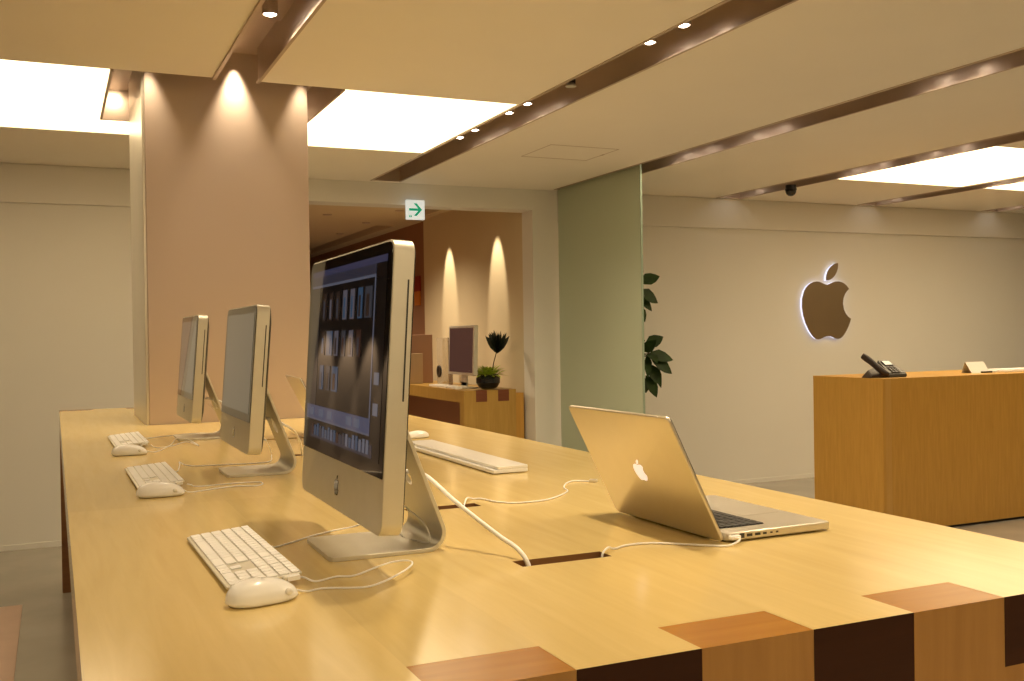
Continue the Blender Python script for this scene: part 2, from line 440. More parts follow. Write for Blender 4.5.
# ------------------------------------------------------------------ light troughs
def spot(loc, target, watts, ang=100, blend=1.0, size=.02, colr=SPOT):
    l = bpy.data.lights.new('halogen_spot', 'SPOT'); l.energy = watts; l.color = colr
    l.spot_size = math.radians(ang); l.spot_blend = blend; l.shadow_soft_size = size
    o = bpy.data.objects.new('halogen_spot', l); COL.objects.link(o); o.location = loc
    o.rotation_euler = (Vector(target) - Vector(loc)).to_track_quat('-Z', 'Y').to_euler()
    return o

def lamp_part(par, x, y, z, top):
    ox, oy, oz = par.location
    bm = bm_new(); lathe(bm, [(.030, top), (.030, z), (.026, z), (.024, z + .004)], (x - ox, y - oy, 0), n=16)
    o = obj('lamp', bm, M['trough'], par, smooth=True, autosmooth=True)
    bm = bm_new(); lathe(bm, [(.024, z + .0035), (.012, z - .004), (.002, z - .006)], (x - ox, y - oy, 0), n=16)
    obj('lens', bm, M['lamp'], o)

W = 32.0
PAIRS = {0: [(4.4, 4.1), (2.6, 2.3), (.9, .6)],
         1: [(3.84, 3.58), (1.9, 1.65), (.2, -.1)],
         2: [(5.74, 5.50), (5.01, 4.78), (3.59, 3.34), (2.25, 2.0), (1.6, 1.35), (.2, -.1)],
         3: [(5.855, 5.59), (5.11, 4.87), (3.65, 3.42), (2.2, 1.95), (.6, .35)],
         4: [(7.1,), (5.92, 5.67), (5.19, 4.93), (3.7, 3.45)],
         5: [(7.1,), (5.92, 5.67), (5.19, 4.93), (3.7, 3.45)],
         6: [(7.1,), (5.92, 5.67), (3.7, 3.45)]}
SLABEL = ['recessed light trough in the ceiling left of the frame',
          'short recessed light trough running into the top of the column',
          'long bronze light trough with bright lamps, the first one right of the column',
          'bronze light trough above the frosted glass panel',
          'bronze light trough in the ceiling carrying the black dome camera',
          'thin bronze light trough between the two white panels at upper right',
          'rightmost bronze light trough in the ceiling, ending nearest the right edge']
for i, (a, b) in enumerate(SLOTS):
    ye = slot_end(i); mx = (a + b) / 2
    t = thing('light_trough', SLABEL[i], 'ceiling light', (mx, -4.5, ZC), group='recessed ceiling light troughs')
    D = .125
    bm = bm_new(); w = (b - a) / 2; L_ = ye + 4.5
    box(bm, -w, -w + .006, 0, L_, .0, D); box(bm, w - .006, w, 0, L_, .0, D)
    box(bm, -w, w, 0, .006, 0, D)
    if i == 1:
        box(bm, -w, w, 0, 8.61, D, D + .01)                           # lower section
        box(bm, -w, w, 8.60, 8.61, D + .01, D + .035); box(bm, -w, w, 8.61, L_ + .002, D + .025, D + .035)
        box(bm, -w, -w + .006, 8.61, L_, D, D + .025); box(bm, w - .006, w, 8.61, L_, D, D + .025)
    else:
        box(bm, -w, w, L_ - .006, L_, 0, D); box(bm, -w, w, 0, L_, D, D + .01)
    obj('housing', bm, M['trough'], t)
    bm = bm_new(); box(bm, -w, -w + .014, 0, L_, -.010 if i == 1 else -.004, 0.0); box(bm, w - .014, w, 0, L_, -.010 if i == 1 else -.004, 0.0)
    obj('lip', bm, M['trough_lip'], t)
    for pr in PAIRS[i]:
        for y in pr:
            lamp_part(t, mx, y, .045 if i == 2 else .06, D)
            zl = ZC + .035 if i == 2 else ZC + .05
            if y > 7: spot((mx, y, zl), (mx + .10, y - .5, 0), W * .16, 34, .6)
            else: spot((mx, y, zl), (mx + .12, y, 0), W * (.36, 1.2 if y < 3 else .45, .95 if y < 3 else 1.2, .15 if y < 3 else .24, .9 if y < 4 else .28, .6 if y < 4 else .32, .7 if y < 4 else .32)[i], 150 if (i != 1 or y > 3) else 76, 1.0)
    if i == 1:
        spot((mx + .01, 4.700, ZC + .12), (mx + .01, 4.708, 1.2), 44, 58, 1.0, .012)
# corner washers hidden in the slit before the column
for x in (CX0 + .03, CX1 - .03): spot((x, 4.69, ZC + .10), (x, 4.702, 1.2), 17, 56, 1.0, .012)
spot((.312, 5.57, ZC + .12), (.305, 5.66, ZC + .05), 2.5, 120, .9, .02)
spot((1.175, 5.57, ZC + .12), (1.18, 5.66, ZC + .05), 2.5, 120, .9, .02)
# wall scallops in the corridor
for y, wv in ((9.18, 62), (8.02, 62)):
    spot((3.25, y, 2.535), (3.50, y, 1.85), wv, 32, .6, .015)
for x in (-2.0, -2.3, -2.6, -2.9): spot((x, 12.84, 2.4), (x, 12.99, .9), 300, 16, .6, .02)
# corridor down lights
for k, (x, y) in enumerate(((3.02, 10.36), (3.05, 11.55), (3.03, 9.27), (2.46, 9.78))):
    bm = bm_new(); lathe(bm, [(.045, 0), (.045, -.006), (.03, -.008), (.002, -.008)], n=14)
    o = obj('downlight', bm, M['trough_lip'], loc=(x, y, CZ), smooth=True)
    tag(o, ['tiny ceiling downlight of the back room, third farthest away', 'tiny ceiling downlight of the back room, the farthest away', 'tiny ceiling downlight of the back room just left of the green arrow sign', 'dim ceiling fitting of the back room beside the column edge'][k], 'downlight', 'small downlights in the back room ceiling')
spot((2.4, 9.0, 2.52), (2.4, 9.0, 0), 150, 140, 1)  # two fill spots, apart from the fittings, added to raise the ambient
spot((2.5, 11.5, 2.52), (2.5, 11.5, 0), 120, 140, 1)

# ceiling details
bm = bm_new()
hx0, hx1, hy0, hy1, e = 2.78, 3.26, 5.53, 5.965, .005
for a, b, c, dd in ((hx0, hx1, hy0, hy0 + e), (hx0, hx1, hy1 - e, hy1), (hx0, hx0 + e, hy0 + e, hy1 - e), (hx1 - e, hx1, hy0 + e, hy1 - e)):
    box(bm, a - 3.02, b - 3.02, c - 5.75, dd - 5.75, -.0015, 0)
o = obj('access_hatch', bm, M['trough_lip'], loc=(3.02, 5.75, ZC)); tag(o, 'thin square outline of an access hatch in the ceiling right of the lit trough', 'hatch')
bm = bm_new(); box(bm, hx1 - .012 - 3.02, hx1 - 3.02, -.03, .0, -.004, -.0015); obj('latch', bm, M['trough'], o)
dome = thing('dome_camera', 'small black dome camera hanging under a ceiling trough', 'camera', (5.365, 6.44, ZC))
bm = bm_new(); lathe(bm, [(.042, .0), (.042, -.025), (.046, -.03), (.046, -.04)], n=24); obj('mount', bm, M['black'], dome, smooth=True, autosmooth=True)
bm = bm_new(); lathe(bm, [(.043, -.04), (.041, -.058), (.033, -.074), (.018, -.085), (.002, -.088)], n=24); obj('dome', bm, M['bezel'], dome, smooth=True)
sp = thing('sprinkler_head', 'small dark sprinkler hanging inside the long lit trough', 'sprinkler', (2.22, 4.20, ZC + .125))
bm = bm_new(); lathe(bm, [(.018, 0), (.018, -.09), (.022, -.092), (.022, -.11)], n=14); obj('body', bm, M['phone_dark'], sp, smooth=True, autosmooth=True)
bm = bm_new(); lathe(bm, [(.016, -.11), (.026, -.122), (.026, -.126), (.002, -.128)], n=14); obj('deflector', bm, M['column_edge'], sp, smooth=True, autosmooth=True)

# glass partition
bm = bm_new(); box(bm, 3.714, 3.726, 6.03, YW - .03, 0, ZC + .06)
o = obj('glass_partition', bm, M['frosted']); tag(o, 'tall frosted green glass panel standing at the end of the back wall', 'glass panel')
bm = bm_new(); box(bm, 3.713, 3.727, 6.022, 6.03, 0, ZC + .06); e = obj('polished_edge', bm, M['glass_edge'], o); e['label'] = 'brighter green polished glass edge'

# exit sign
sg = thing('exit_sign', 'small white sign with green arrow hanging at the doorway head', 'sign', (2.494, YW - .06, 2.293))
bm = bm_new(); box(bm, -.072, .072, -.015, .015, -.074, .072, bev=.004); obj('sign_box', bm, M['sign_white'], sg)
bm = bm_new()
def flat_xz(bm, pts, y0, y1): loops(bm, [[(x, y0, z) for x, z in pts], [(x, y1, z) for x, z in pts]])
flat_xz(bm, [(-.052, -.009), (.02, -.009), (-.016, -.047), (.008, -.047), (.05, 0), (.008, .047), (-.016, .047), (.02, .009), (-.052, .009)], -.0175, -.0145)
obj('arrow', bm, M['sign_green'], sg)
bm = bm_new()
for (x, z) in ((-.052, -.05), (-.040, -.05)):
    box(bm, x, x + .008, -.0170, -.0145, z - .008, z + .006); box(bm, x + .002, x + .006, -.0170, -.0145, z + .008, z + .012)
obj('pictogram', bm, M['sign_green'], sg)
bm = bm_new(); box(bm, -.03, .03, .015, .06, .055, .07); obj('bracket', bm, M['sign_white'], sg)

# wall logo
lg = thing('wall_logo', 'backlit bronze apple logo mounted on the pale wall', 'logo', (6.455, YW, 1.607))
bm = bm_new(); logo_mesh(bm, lambda u, v, dd: (u, -dd, v), .030, .036, .70); obj('face', bm, M['logo_face'], lg)
bm = bm_new(); logo_mesh(bm, lambda u, v, dd: (u * .985, -dd, v * .985), .004, .0295, .70); o = obj('light_body', bm, M['logo_glow'], lg); o['label'] = 'glowing white acrylic sides'

# thin rectangle on the left, pinker and paler than the floor
bm = bm_new(); box(bm, -2.0, -.165, .6, 5.75, 0, .006, bev=.002); o = obj('floor_patch', bm, M['surface']); tag(o, 'thin pinkish rectangle on the floor left of the table', 'surface')

# ================================================================== DISPLAY TABLE
TX0, TX1, TY0, TY1, TH = .0231, 1.538, 1.006, 6.03, .0975
BW = (TX1 - TX0) / 9
OXt, OYt = .78, 1.006
tb = thing('display_table', 'long pale maple display table with dark finger-jointed blocks at its end', 'table', (OXt, OYt, 0))
HOLES = [(.687, .853, y, y + .043) for y in (1.490, 2.063, 2.636, 3.225, 3.775)]
NOTCH = (CX0 - .003, CX1 + .003, CY0 - .003, CY1 + .003)
xs = [TX0 + BW * i for i in range(10)]; ys = [TY0, TY0 + TH, TY1 - TH, TY1]
for h in HOLES: xs += h[:2]; ys += h[2:]
xs += NOTCH[:2]; ys += NOTCH[2:]
ys.append(2.43)
def blk(x): return int((x - TX0) / BW)
def top_f(x, y):
    for h in HOLES + [NOTCH]:
        if h[0] < x < h[1] and h[2] < y < h[3]: return False
    if (y < TY0 + TH or y > TY1 - TH) and blk(x) % 2 == 0: return False   # finger joints
    return True
def top_side(x, y, di, dj):
    if dj == -1 and y < TY0 + TH: return 1
    if dj == 1 and y > TY1 - TH: return 1
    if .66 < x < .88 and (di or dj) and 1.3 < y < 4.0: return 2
    return 0
bm = bm_new(); slab(bm, [x - OXt for x in xs], [y - OYt for y in ys], T - TH, T, lambda x, y: top_f(x + OXt, y + OYt), 0, lambda x, y, a, b: top_side(x + OXt, y + OYt, a, b))
# soften the long top edges
es = [e for e in bm.edges if all(abs(v.co.z - T) < 1e-5 for v in e.verts) and (all(abs(v.co.x - (TX0 - OXt)) < 1e-5 for v in e.verts) or all(abs(v.co.x - (TX1 - OXt)) < 1e-5 for v in e.verts))]
bmesh.ops.bevel(bm, geom=es, offset=.003, segments=2, affect='EDGES')
obj('tabletop', bm, [M['maple'], M['walnut'], M['cutout']], tb)
def end_leg(y0, y1, sgn):
    bm = bm_new()
    # panel below, fingers above
    box(bm, TX0 - OXt, TX1 - OXt, y0 - OYt, y1 - OYt, 0, T - TH, 0)
    g = .0004
    for i in range(9):
        if i % 2 == 0:
            a, b = TX0 + BW * i + g - OXt, TX0 + BW * (i + 1) - g - OXt
            vs = box(bm, a, b, y0 - OYt, y1 - OYt, T - TH, T - .0002, 0)
            for f in vs[0].link_faces: pass
    bm.faces.ensure_lookup_table()
    for f in bm.faces:
        c = f.calc_center_median()
        if c.z > T - .001: f.material_index = 1
    return bm
bm = end_leg(TY0, TY0 + TH, -1); o = obj('end_leg', bm, [M['maple_front'], M['maple_inlay']], tb)
bm = end_leg(TY1 - TH, TY1, 1); o = obj('end_leg', bm, [M['cutout'], M['maple_inlay']], tb)

# ================================================================== COMPUTERS
def make_screen(bm, w, h, zc, x, lit):
    """emissive picture, materials by index: 0 black, others see SCR"""
    def q(u0, u1, v0, v1, mi, lift=0):
        # u from left (far, +y) 0..1, v from top 0..1
        y0 = w * (.5 - u0); y1 = w * (.5 - u1); z0 = zc + h * (.5 - v0); z1 = zc + h * (.5 - v1)
        xx = x - lift
        vs = [bm.verts.new(p) for p in ((xx, y0, z1), (xx, y1, z1), (xx, y1, z0), (xx, y0, z0))]
        f = bm.faces.new(vs); f.material_index = mi
    q(0, 1, 0, 1, 0)
    if not lit: return
    k = .0003
    q(0, 1, 0, .035, 1, k)                      # menu bar
    q(.0, .885, .035, .085, 2, k)               # window title bar
    q(.0, .885, .085, .10, 3, k)                # light line
    q(.0, .14, .10, .80, 4, k)                  # side list
    q(.872, .885, .10, .80, 3, k)               # right scroll bar
    rnd = random.Random(11)
    rows = [(.14, .30, 7), (.36, .50, 6), (.56, .70, 3)]
    for v0, v1, n in rows:
        for c in range(n):
            u0 = .17 + c * .099; tall = rnd.random() < .7
            wv = .055 if tall else .085
            a = u0 + (.092 - wv) / 2
            q(a, a + wv, v0, v1, rnd.choice([5, 6, 7, 8, 9]), k * 2)
            q(a + wv * .2, a + wv * .65, v0 + .04, v1 - .01, rnd.choice([5, 6, 7, 8, 9]), k * 3)
    q(.0, .885, .80, .875, 10, k); q(.0, .885, .875, .885, 3, k)
    for u in (.05, .2, .33, .6, .7): q(u, u + .07, .815, .86, 11, k * 2)
    q(.91, .965, .57, .63, 12, k); q(.91, .965, .72, .78, 12, k)
    q(.08, .92, .925, .99, 2, k)
    for i in range(19):
        q(.10 + i * .042, .10 + i * .042 + .028, .90 + rnd.random() * .03, .975, rnd.choice([5, 7, 8, 12, 12, 11]), k * 2)
def scr(name, c, s): return plain(name, (.01, .01, .012), .025, emit=c, estr=s * .28, spec=.7, vary=0)
SCR = [scr('scr_black', (.008, .007, .007), 1), scr('scr_menu', (.13, .13, .26), .7), scr('scr_title', (.09, .09, .14), .7), scr('scr_line', (.30, .32, .44), .7),
       scr('scr_list', (.10, .09, .09), .5), scr('scr_blue', (.08, .15, .26), 1), scr('scr_pale', (.22, .20, .24), 1), scr('scr_rust', (.10, .04, .025), 1),
       scr('scr_grey', (.09, .09, .11), 1), scr('scr_brown', (.06, .035, .025), 1), scr('scr_lav', (.17, .20, .36), .8), scr('scr_sky', (.24, .30, .45), .8), scr('scr_icon', (.34, .36, .45), .8)]

def make_computer(name, label, W_, H_, bot, chin, tilt, fx, lit, group):
    """local: x=0 foot front, y=0 centre, z=0 table"""
    t = thing(name, label, 'computer', group=group)
    th = .034; R_ = Matrix.Translation((fx, 0, bot)) @ Matrix.Rotation(math.radians(tilt), 4, 'Y')
    def place(bm): bmesh.ops.transform(bm, matrix=R_, verts=bm.verts[:])
    hw = W_ / 2
    bm = bm_new(); prism_x(bm, rrect(-hw, hw, 0, H_, .022), 0, th, bev=.0016); place(bm)
    body = obj('body', bm, M['alu'], t, smooth=True, autosmooth=True)
    bm = bm_new(); prism_x(bm, rrect(-hw + .0035, hw - .0035, chin, H_ - .0035, .018, corners=(.12, 1, 1, .12)), -.0012, .004); place(bm)
    obj('glass_bezel', bm, M['bezel'], t)
    bm = bm_new(); gh = H_ - chin; make_screen(bm, W_ - .05, gh - .043, chin + gh / 2, -.0016, lit); place(bm)
    obj('screen', bm, SCR if lit else [M['off_screen']], t)
    # rear shell
    bm = bm_new(); rg = []
    for x, d in ((th - .004, .004), (th + .003, .006), (th + .010, .03), (th + .016, .09)):
        rg.append([(x, y, z) for y, z in rrect(-hw + d, hw - d, d, H_ - d, .022)])
    loops(bm, rg); place(bm); obj('rear_shell', bm, M['black'], t, smooth=True, autosmooth=True)
    # optical slot on the right-hand (near) side
    bm = bm_new(); k = H_ / .452
    box(bm, th - .010, th - .0075, -hw - .0006, -hw + .004, H_ * .455, H_ * .865); place(bm); o = obj('disc_slot', bm, M['alu_dark'], t); o['label'] = 'thin dark disc slot'
    # chin logo
    bm = bm_new(); logo_mesh(bm, lambda u, v, dd: (-dd, -u, v + chin * .5), -.001, .0008, .036 * W_ / .569); place(bm); obj('logo', bm, M['bezel'], t)
    # stand: foot + curve + leg
    half = .098 if W_ > .5 else .093
    a = math.radians(20.8); Rr = .030; cxx = .1715 if W_ > .5 else .152
    prof = [(0, .0036), (.004, .0036), (.012, .0036), (.03, .0036), (.09, .0036), (cxx - .02, .0036)]
    for i in range(0, 11):
        g = -PI / 2 + (PI / 2 + a) * i / 10; prof.append((cxx + Rr * math.cos(g), .0036 + Rr + Rr * math.sin(g)))
    ex, ez = prof[-1]; dirx, dirz = -math.sin(a), math.cos(a)
    top = bot + H_ * .47
    ln = (top - ez) / dirz
    for f in (.3, .6, 1.0): prof.append((ex + dirx * ln * f, ez + dirz * ln * f))
    n = len(prof); thk = .0036; rings = []
    for i, (px, pz) in enumerate(prof):
        q0 = prof[max(i - 1, 0)]; q1 = prof[min(i + 1, n - 1)]; tx, tz = q1[0] - q0[0], q1[1] - q0[1]; m_ = math.hypot(tx, tz); nx, nz = -tz / m_, tx / m_
        hh = half
        if i < 3: s = (.012 - px) / .012; hh = half - .012 * (1 - math.sqrt(max(0, 1 - s * s)))
        e = .0008
        rings.append([(px + nx * thk, -hh + e, pz + nz * thk), (px + nx * thk, hh - e, pz + nz * thk), (px + nx * (thk - e), hh, pz + nz * (thk - e)), (px - nx * (thk - e), hh, pz - nz * (thk - e)),
                      (px - nx * thk, hh - e, pz - nz * thk), (px - nx * thk, -hh + e, pz - nz * thk), (px - nx * (thk - e), -hh, pz - nz * (thk - e)), (px + nx * (thk - e), -hh, pz + nz * (thk - e))])
    bm = bm_new(); loops(bm, rings); st = obj('stand', bm, M['alu'], t)
    zh = .128; sx = ex + dirx * (zh - ez) / dirz
    cb = bm_new(); lathe(cb, [(.023, -.05), (.023, .05)], n=32); bmesh.ops.transform(cb, matrix=Matrix.Translation((sx, 0, zh)) @ Matrix.Rotation(PI / 2 - a, 4, 'Y'), verts=cb.verts[:])
    cut = obj('cutter', cb, M['alu']); boolean_cut(st, cut)
    for p in st.data.polygons: p.use_smooth = True
    st.data.set_sharp_from_angle(angle=math.radians(35))
    bm = bm_new(); box(bm, ex + dirx * ln - .010, ex + dirx * ln + .002, -.04, .04, top - .012, top + .003, bev=.002); obj('hinge', bm, M['black'], t)
    t['hole'] = (sx, zh)
    return t

DESK = 'computers along the left side of the table'
c24 = make_computer('desktop_computer', 'nearest and largest silver desktop computer, its screen showing a photo library', 0.569, .456, .071, .088, 3.7, .033, True, DESK)
c24.location = (.417, 1.766, T); c24.rotation_euler = (0, 0, math.radians(-.7))
c20 = make_computer('desktop_computer', 'middle silver desktop computer with a blank grey screen', .485, .391, .0745, .083, 4.6, .028, False, DESK)
c20.location = (.424, 2.905, T)
c20b = dup(c20, (.417, 4.02, T), 0, 'farthest small silver desktop computer with a blank screen, nearest the column')

def make_keyboard(label):
    """local: long axis y (numpad toward -y), rear toward +x and raised"""
    t = thing('keyboard', label, 'keyboard', group='keyboards before the desktop computers')
    Lk, Wk = .430, .114
    tilt = math.radians(5.2)
    R_ = Matrix.Translation((-Wk / 2, 0, .004)) @ Matrix.Rotation(-tilt, 4, 'Y')
    bm = bm_new(); prism_z(bm, rrect(0, Wk, -Lk / 2, Lk / 2, .006), 0, .0045, bev=.0012); bmesh.ops.transform(bm, matrix=R_, verts=bm.verts[:])
    obj('plate', bm, M['alu'], t, smooth=True, autosmooth=True)
    bm = bm_new(); tube(bm, [(Wk - .012, -Lk / 2 + .012, -.0025), (Wk - .012, Lk / 2 - .012, -.0025)], .0055, n=12, sub=1)
    box(bm, Wk - .017, Wk - .007, -Lk / 2 + .012, Lk / 2 - .012, -.004, .001); bmesh.ops.transform(bm, matrix=R_, verts=bm.verts[:]); obj('rear_bar', bm, M['white'], t)
    # keys: columns along -y from left (+y), rows along x from front (row 5) to rear (fn)
    pitch = .0190; gap = .0024; y_left = Lk / 2 - .0065
    def row_x(r): return .006 + r * .0186        # r=0 front row
    fn_keys = bm_new(); nkeys = 0
    def key(y0, wk, r, rows=1, hx=None, target=None):
        x0 = row_x(r); x1 = x0 + rows * .0186 - gap if hx is None else x0 + hx
        bm = target or bm_new()
        vs = rrect(x0, x1, y0 - wk + gap, y0, .0022, n=2)
        m2 = bmesh.new(); prism_z(m2, vs, .0046, .0072, bev=.0006); bmesh.ops.transform(m2, matrix=R_, verts=m2.verts[:])
        if target is None:
            obj('key', m2, M['key'], t)
        else:
            me = bpy.data.meshes.new('tmp'); m2.to_mesh(me); m2.free(); bm.from_mesh(me); bpy.data.meshes.remove(me)
    def run(r, widths, y, target=None, hx=None):
        for w_ in widths: key(y, w_ * pitch, r, hx=hx, target=target); y -= w_ * pitch
    main = y_left; nav = y_left - 15.1 * pitch; pad = nav - 3.12 * pitch
    run(0, [1.35, 1.1, 1.25, 6.2, 1.25, 1.1, 1.35 + 1.4], main)
    run(1, [2.35] + [1] * 10 + [2.65], main)
    run(2, [1.85] + [1] * 11 + [2.15], main)
    run(3, [1.5] + [1] * 12 + [1.5], main)
    run(4, [1] * 13 + [2.0], main)
    run(5, [15 / 14] * 14, main, target=fn_keys, hx=.0125)
    run(0, [1, 1, 1], nav); key(nav - pitch, pitch, 1)
    run(3, [1, 1, 1], nav); run(4, [1, 1, 1], nav); run(5, [1, 1, 1], nav, target=fn_keys, hx=.0125)
    run(0, [2, 1], pad); run(1, [1, 1, 1], pad); key(pad - 3 * pitch, pitch, 0, rows=2)
    run(2, [1, 1, 1, 1], pad); run(3, [1, 1, 1, 1], pad); run(4, [1, 1, 1, 1], pad); run(5, [1, 1, 1, 1], pad, target=fn_keys, hx=.0125)
    o = obj('function_keys', fn_keys, M['key'], t); o['kind'] = 'stuff'
    # port block at the near rear corner
    bm = bm_new(); box(bm, Wk - .026, Wk - .006, -Lk / 2 - .010, -Lk / 2 + .012, -.0035, .004, bev=.001); bmesh.ops.transform(bm, matrix=R_, verts=bm.verts[:]); obj('side_plug', bm, M['white'], t)
    return t
kb1 = make_keyboard('nearest white keyboard, lying left of the largest computer'); kb1.location = (.281, 1.757, T); kb1.rotation_euler = (0, 0, math.radians(1.0))
kb2 = dup(kb1, (.240, 2.90, T), math.radians(.5), 'middle white keyboard, lying left of the middle computer')
kb3 = dup(kb1, (.243, 3.98, T), math.radians(.5), 'farthest white keyboard, lying left of the computer nearest the column')

def make_mouse(label):
    """local: nose (buttons, cable) toward +x, length .113"""
    t = thing('mouse', label, 'mouse', group='white mice on the display table')
    bm = bm_new(); nU, nV = 20, 32; rings = []
    for i in range(nU + 1):
        zt = i / nU; z = .0015 + .0345 * zt
        e = max(0.0, 1 - zt ** 2.6) ** (1 / 2.2) * (1 if zt > .12 else .90 + .10 * (zt / .12))
        e = max(e, .02)
        ring = []
        for k in range(nV):
            a = 2 * PI * k / nV; ca, sa = math.cos(a), math.sin(a)
            x = math.copysign(abs(ca) ** .82, ca) * .0565 * e; y = math.copysign(abs(sa) ** .82, sa) * .030 * e
            ring.append((x - .006 * zt * (1 if ca > 0 else .3), y, z * (1 - .10 * (x / .0565))))
        rings.append(ring)
    loops(bm, rings); obj('body', bm, M['white'], t, smooth=True)
    bm = bm_new(); lathe(bm, [(.002, .0), (.0055, .0015), (.0055, .005), (.002, .006)], (.0, .0, 0), n=12)
    bmesh.ops.transform(bm, matrix=Matrix.Rotation(PI / 2, 4, 'X'), verts=bm.verts[:]); bmesh.ops.translate(bm, vec=(.030, -.0245, .016), verts=bm.verts[:]); obj('side_button', bm, M['key'], t, smooth=True)
    bm = bm_new(); bmesh.ops.create_uvsphere(bm, u_segments=10, v_segments=8, radius=.004); bmesh.ops.translate(bm, vec=(.036, 0, .0285), verts=bm.verts[:]); obj('scroll_ball', bm, M['alu'], t, smooth=True)
    return t
ms1 = make_mouse('nearest white mouse, lying before the nearest keyboard'); ms1.location = (.266, 1.466, T); ms1.rotation_euler = (0, 0, math.radians(14)); ms1.scale = (.95, .95, 1)
ms2 = dup(ms1, (.230, 2.572, T), 0, 'white mouse lying before the middle keyboard'); ms2.scale = (1, 1, 1)
ms3 = dup(ms1, (.222, 3.545, T), 0, 'farthest white mouse, lying before the farthest keyboard'); ms3.scale = (1, 1, 1)

def cord(par, pts, r=.0016, name='cable', sub=6, surface='cable'):
    bm = bm_new()
    P = [(p[0], p[1], p[2] if len(p) > 2 else T + r + .0003) for p in pts]
    tube(bm, P, r, n=8, sub=sub)
    inv = (Matrix.Translation(par.location) @ par.rotation_euler.to_matrix().to_4x4() @ Matrix.Diagonal(par.scale).to_4x4()).inverted() if par else Matrix()
    bmesh.ops.transform(bm, matrix=inv, verts=bm.verts[:])
    return obj(name, bm, M[surface], par, smooth=True)

# ================================================================== LAPTOPS
def make_laptop(label, group='open laptops on the display table'):
    """local: hinge along y at x=0, base toward +x (user at +x), lid leaning toward -x"""
    t = thing('laptop', label, 'laptop', group=group)
    Lw, Ld = .364, .249
    bm = bm_new(); pr = rrect(.011, Ld, -Lw / 2, Lw / 2, .010)
    prism_z(bm, pr, .003, .0175, bev=.002); obj('base', bm, M['alu_lap'], t, smooth=True, autosmooth=True)
    bm = bm_new(); prism_z(bm, rrect(.026, .128, -.140, .140, .004), .0174, .0178); obj('keyboard_well', bm, M['black'], t)
    rows = [(.029, .0125, [280 / 14] * 14), (.044, .0145, [19.4] * 13 + [27.8]), (.0612, .0145, [27.8] + [19.4] * 13), (.0784, .0145, [32] + [19.4] * 11 + [34.6]), (.0956, .0145, [42] + [19.4] * 10 + [44]), (.1125, .0140, [19, 19, 19, 24, 98, 24, 19, 19, 19, 20])]
    for x, hh, ws in rows:
        y = -.1395
        for w_ in ws:
            w_ = w_ / 1000.0
            bm = bm_new(); prism_z(bm, rrect(x, x + hh, y + .001, y + w_ - .0012, .0018, n=2), .0179, .0196, bev=.0004); obj('key', bm, M['blackkey'], t); y += w_
    bm = bm_new(); prism_z(bm, rrect(.145, .235, -.055, .055, .004), .0174, .0178); obj('trackpad', bm, M['alu_lap'], t)
    # ports on the side facing -y
    ports = [(.024, .006, .007, 'magnetic_port'), (.043, .009, .0085, 'port'), (.060, .010, .005, 'port'), (.078, .010, .0045, 'port'), (.094, .006, .004, 'port'), (.109, .003, .003, 'port'), (.122, .003, .003, 'port')]
    for x, hw_, hh, nm in ports:
        bm = bm_new(); box(bm, x - hw_ / 2 - .001, x + hw_ / 2 + .001, -Lw / 2 - .0005, -Lw / 2 + .004, .0108 - hh / 2, .0108 + hh / 2); obj('port', bm, M['alu_dark'], t)
    bm = bm_new(); tube(bm, [(.0085, -.13, .0115), (.0085, .13, .0115)], .0045, n=12, sub=1); obj('hinge', bm, M['black'], t, smooth=True)
    # lid
    a = math.radians(26.5); lidR = Matrix.Translation((.002, 0, .017)) @ Matrix.Rotation(-a, 4, 'Y')
    bm = bm_new(); prism_x(bm, rrect(-Lw / 2, Lw / 2, -.012, .240, .010), -.008, -.001, bev=.0022); bmesh.ops.transform(bm, matrix=lidR, verts=bm.verts[:])
    lid = obj('lid', bm, M['alu_lap'], t, smooth=True, autosmooth=True)
    bm = bm_new(); prism_x(bm, rrect(-Lw / 2 + .003, Lw / 2 - .003, .006, .237, .008), -.0011, .0004); bmesh.ops.transform(bm, matrix=lidR, verts=bm.verts[:]); obj('screen', bm, M['bezel'], t)
    bm = bm_new(); logo_mesh(bm, lambda u, v, dd: (-dd, -u, v + .113), .0075, .0084, .047); bmesh.ops.transform(bm, matrix=lidR, verts=bm.verts[:]); o = obj('logo', bm, M['logo_white'], t); o['label'] = 'glowing white logo'
    bm = bm_new()
    for x in (.02, .225):
        for y in (-.16, .16): lathe(bm, [(.006, .003), (.005, 0)], (x, y, 0), n=12)
    obj('rubber_feet', bm, M['black'], t)
    return t
lap = make_laptop('large open silver laptop at right on the near part of the table'); lap.location = (1.070, 1.664, T); lap.rotation_euler = (0, 0, math.radians(.6))
lap2 = dup(lap, (.930, 3.825, T), math.radians(-4), 'far open laptop half hidden behind the nearest computer, before the column')

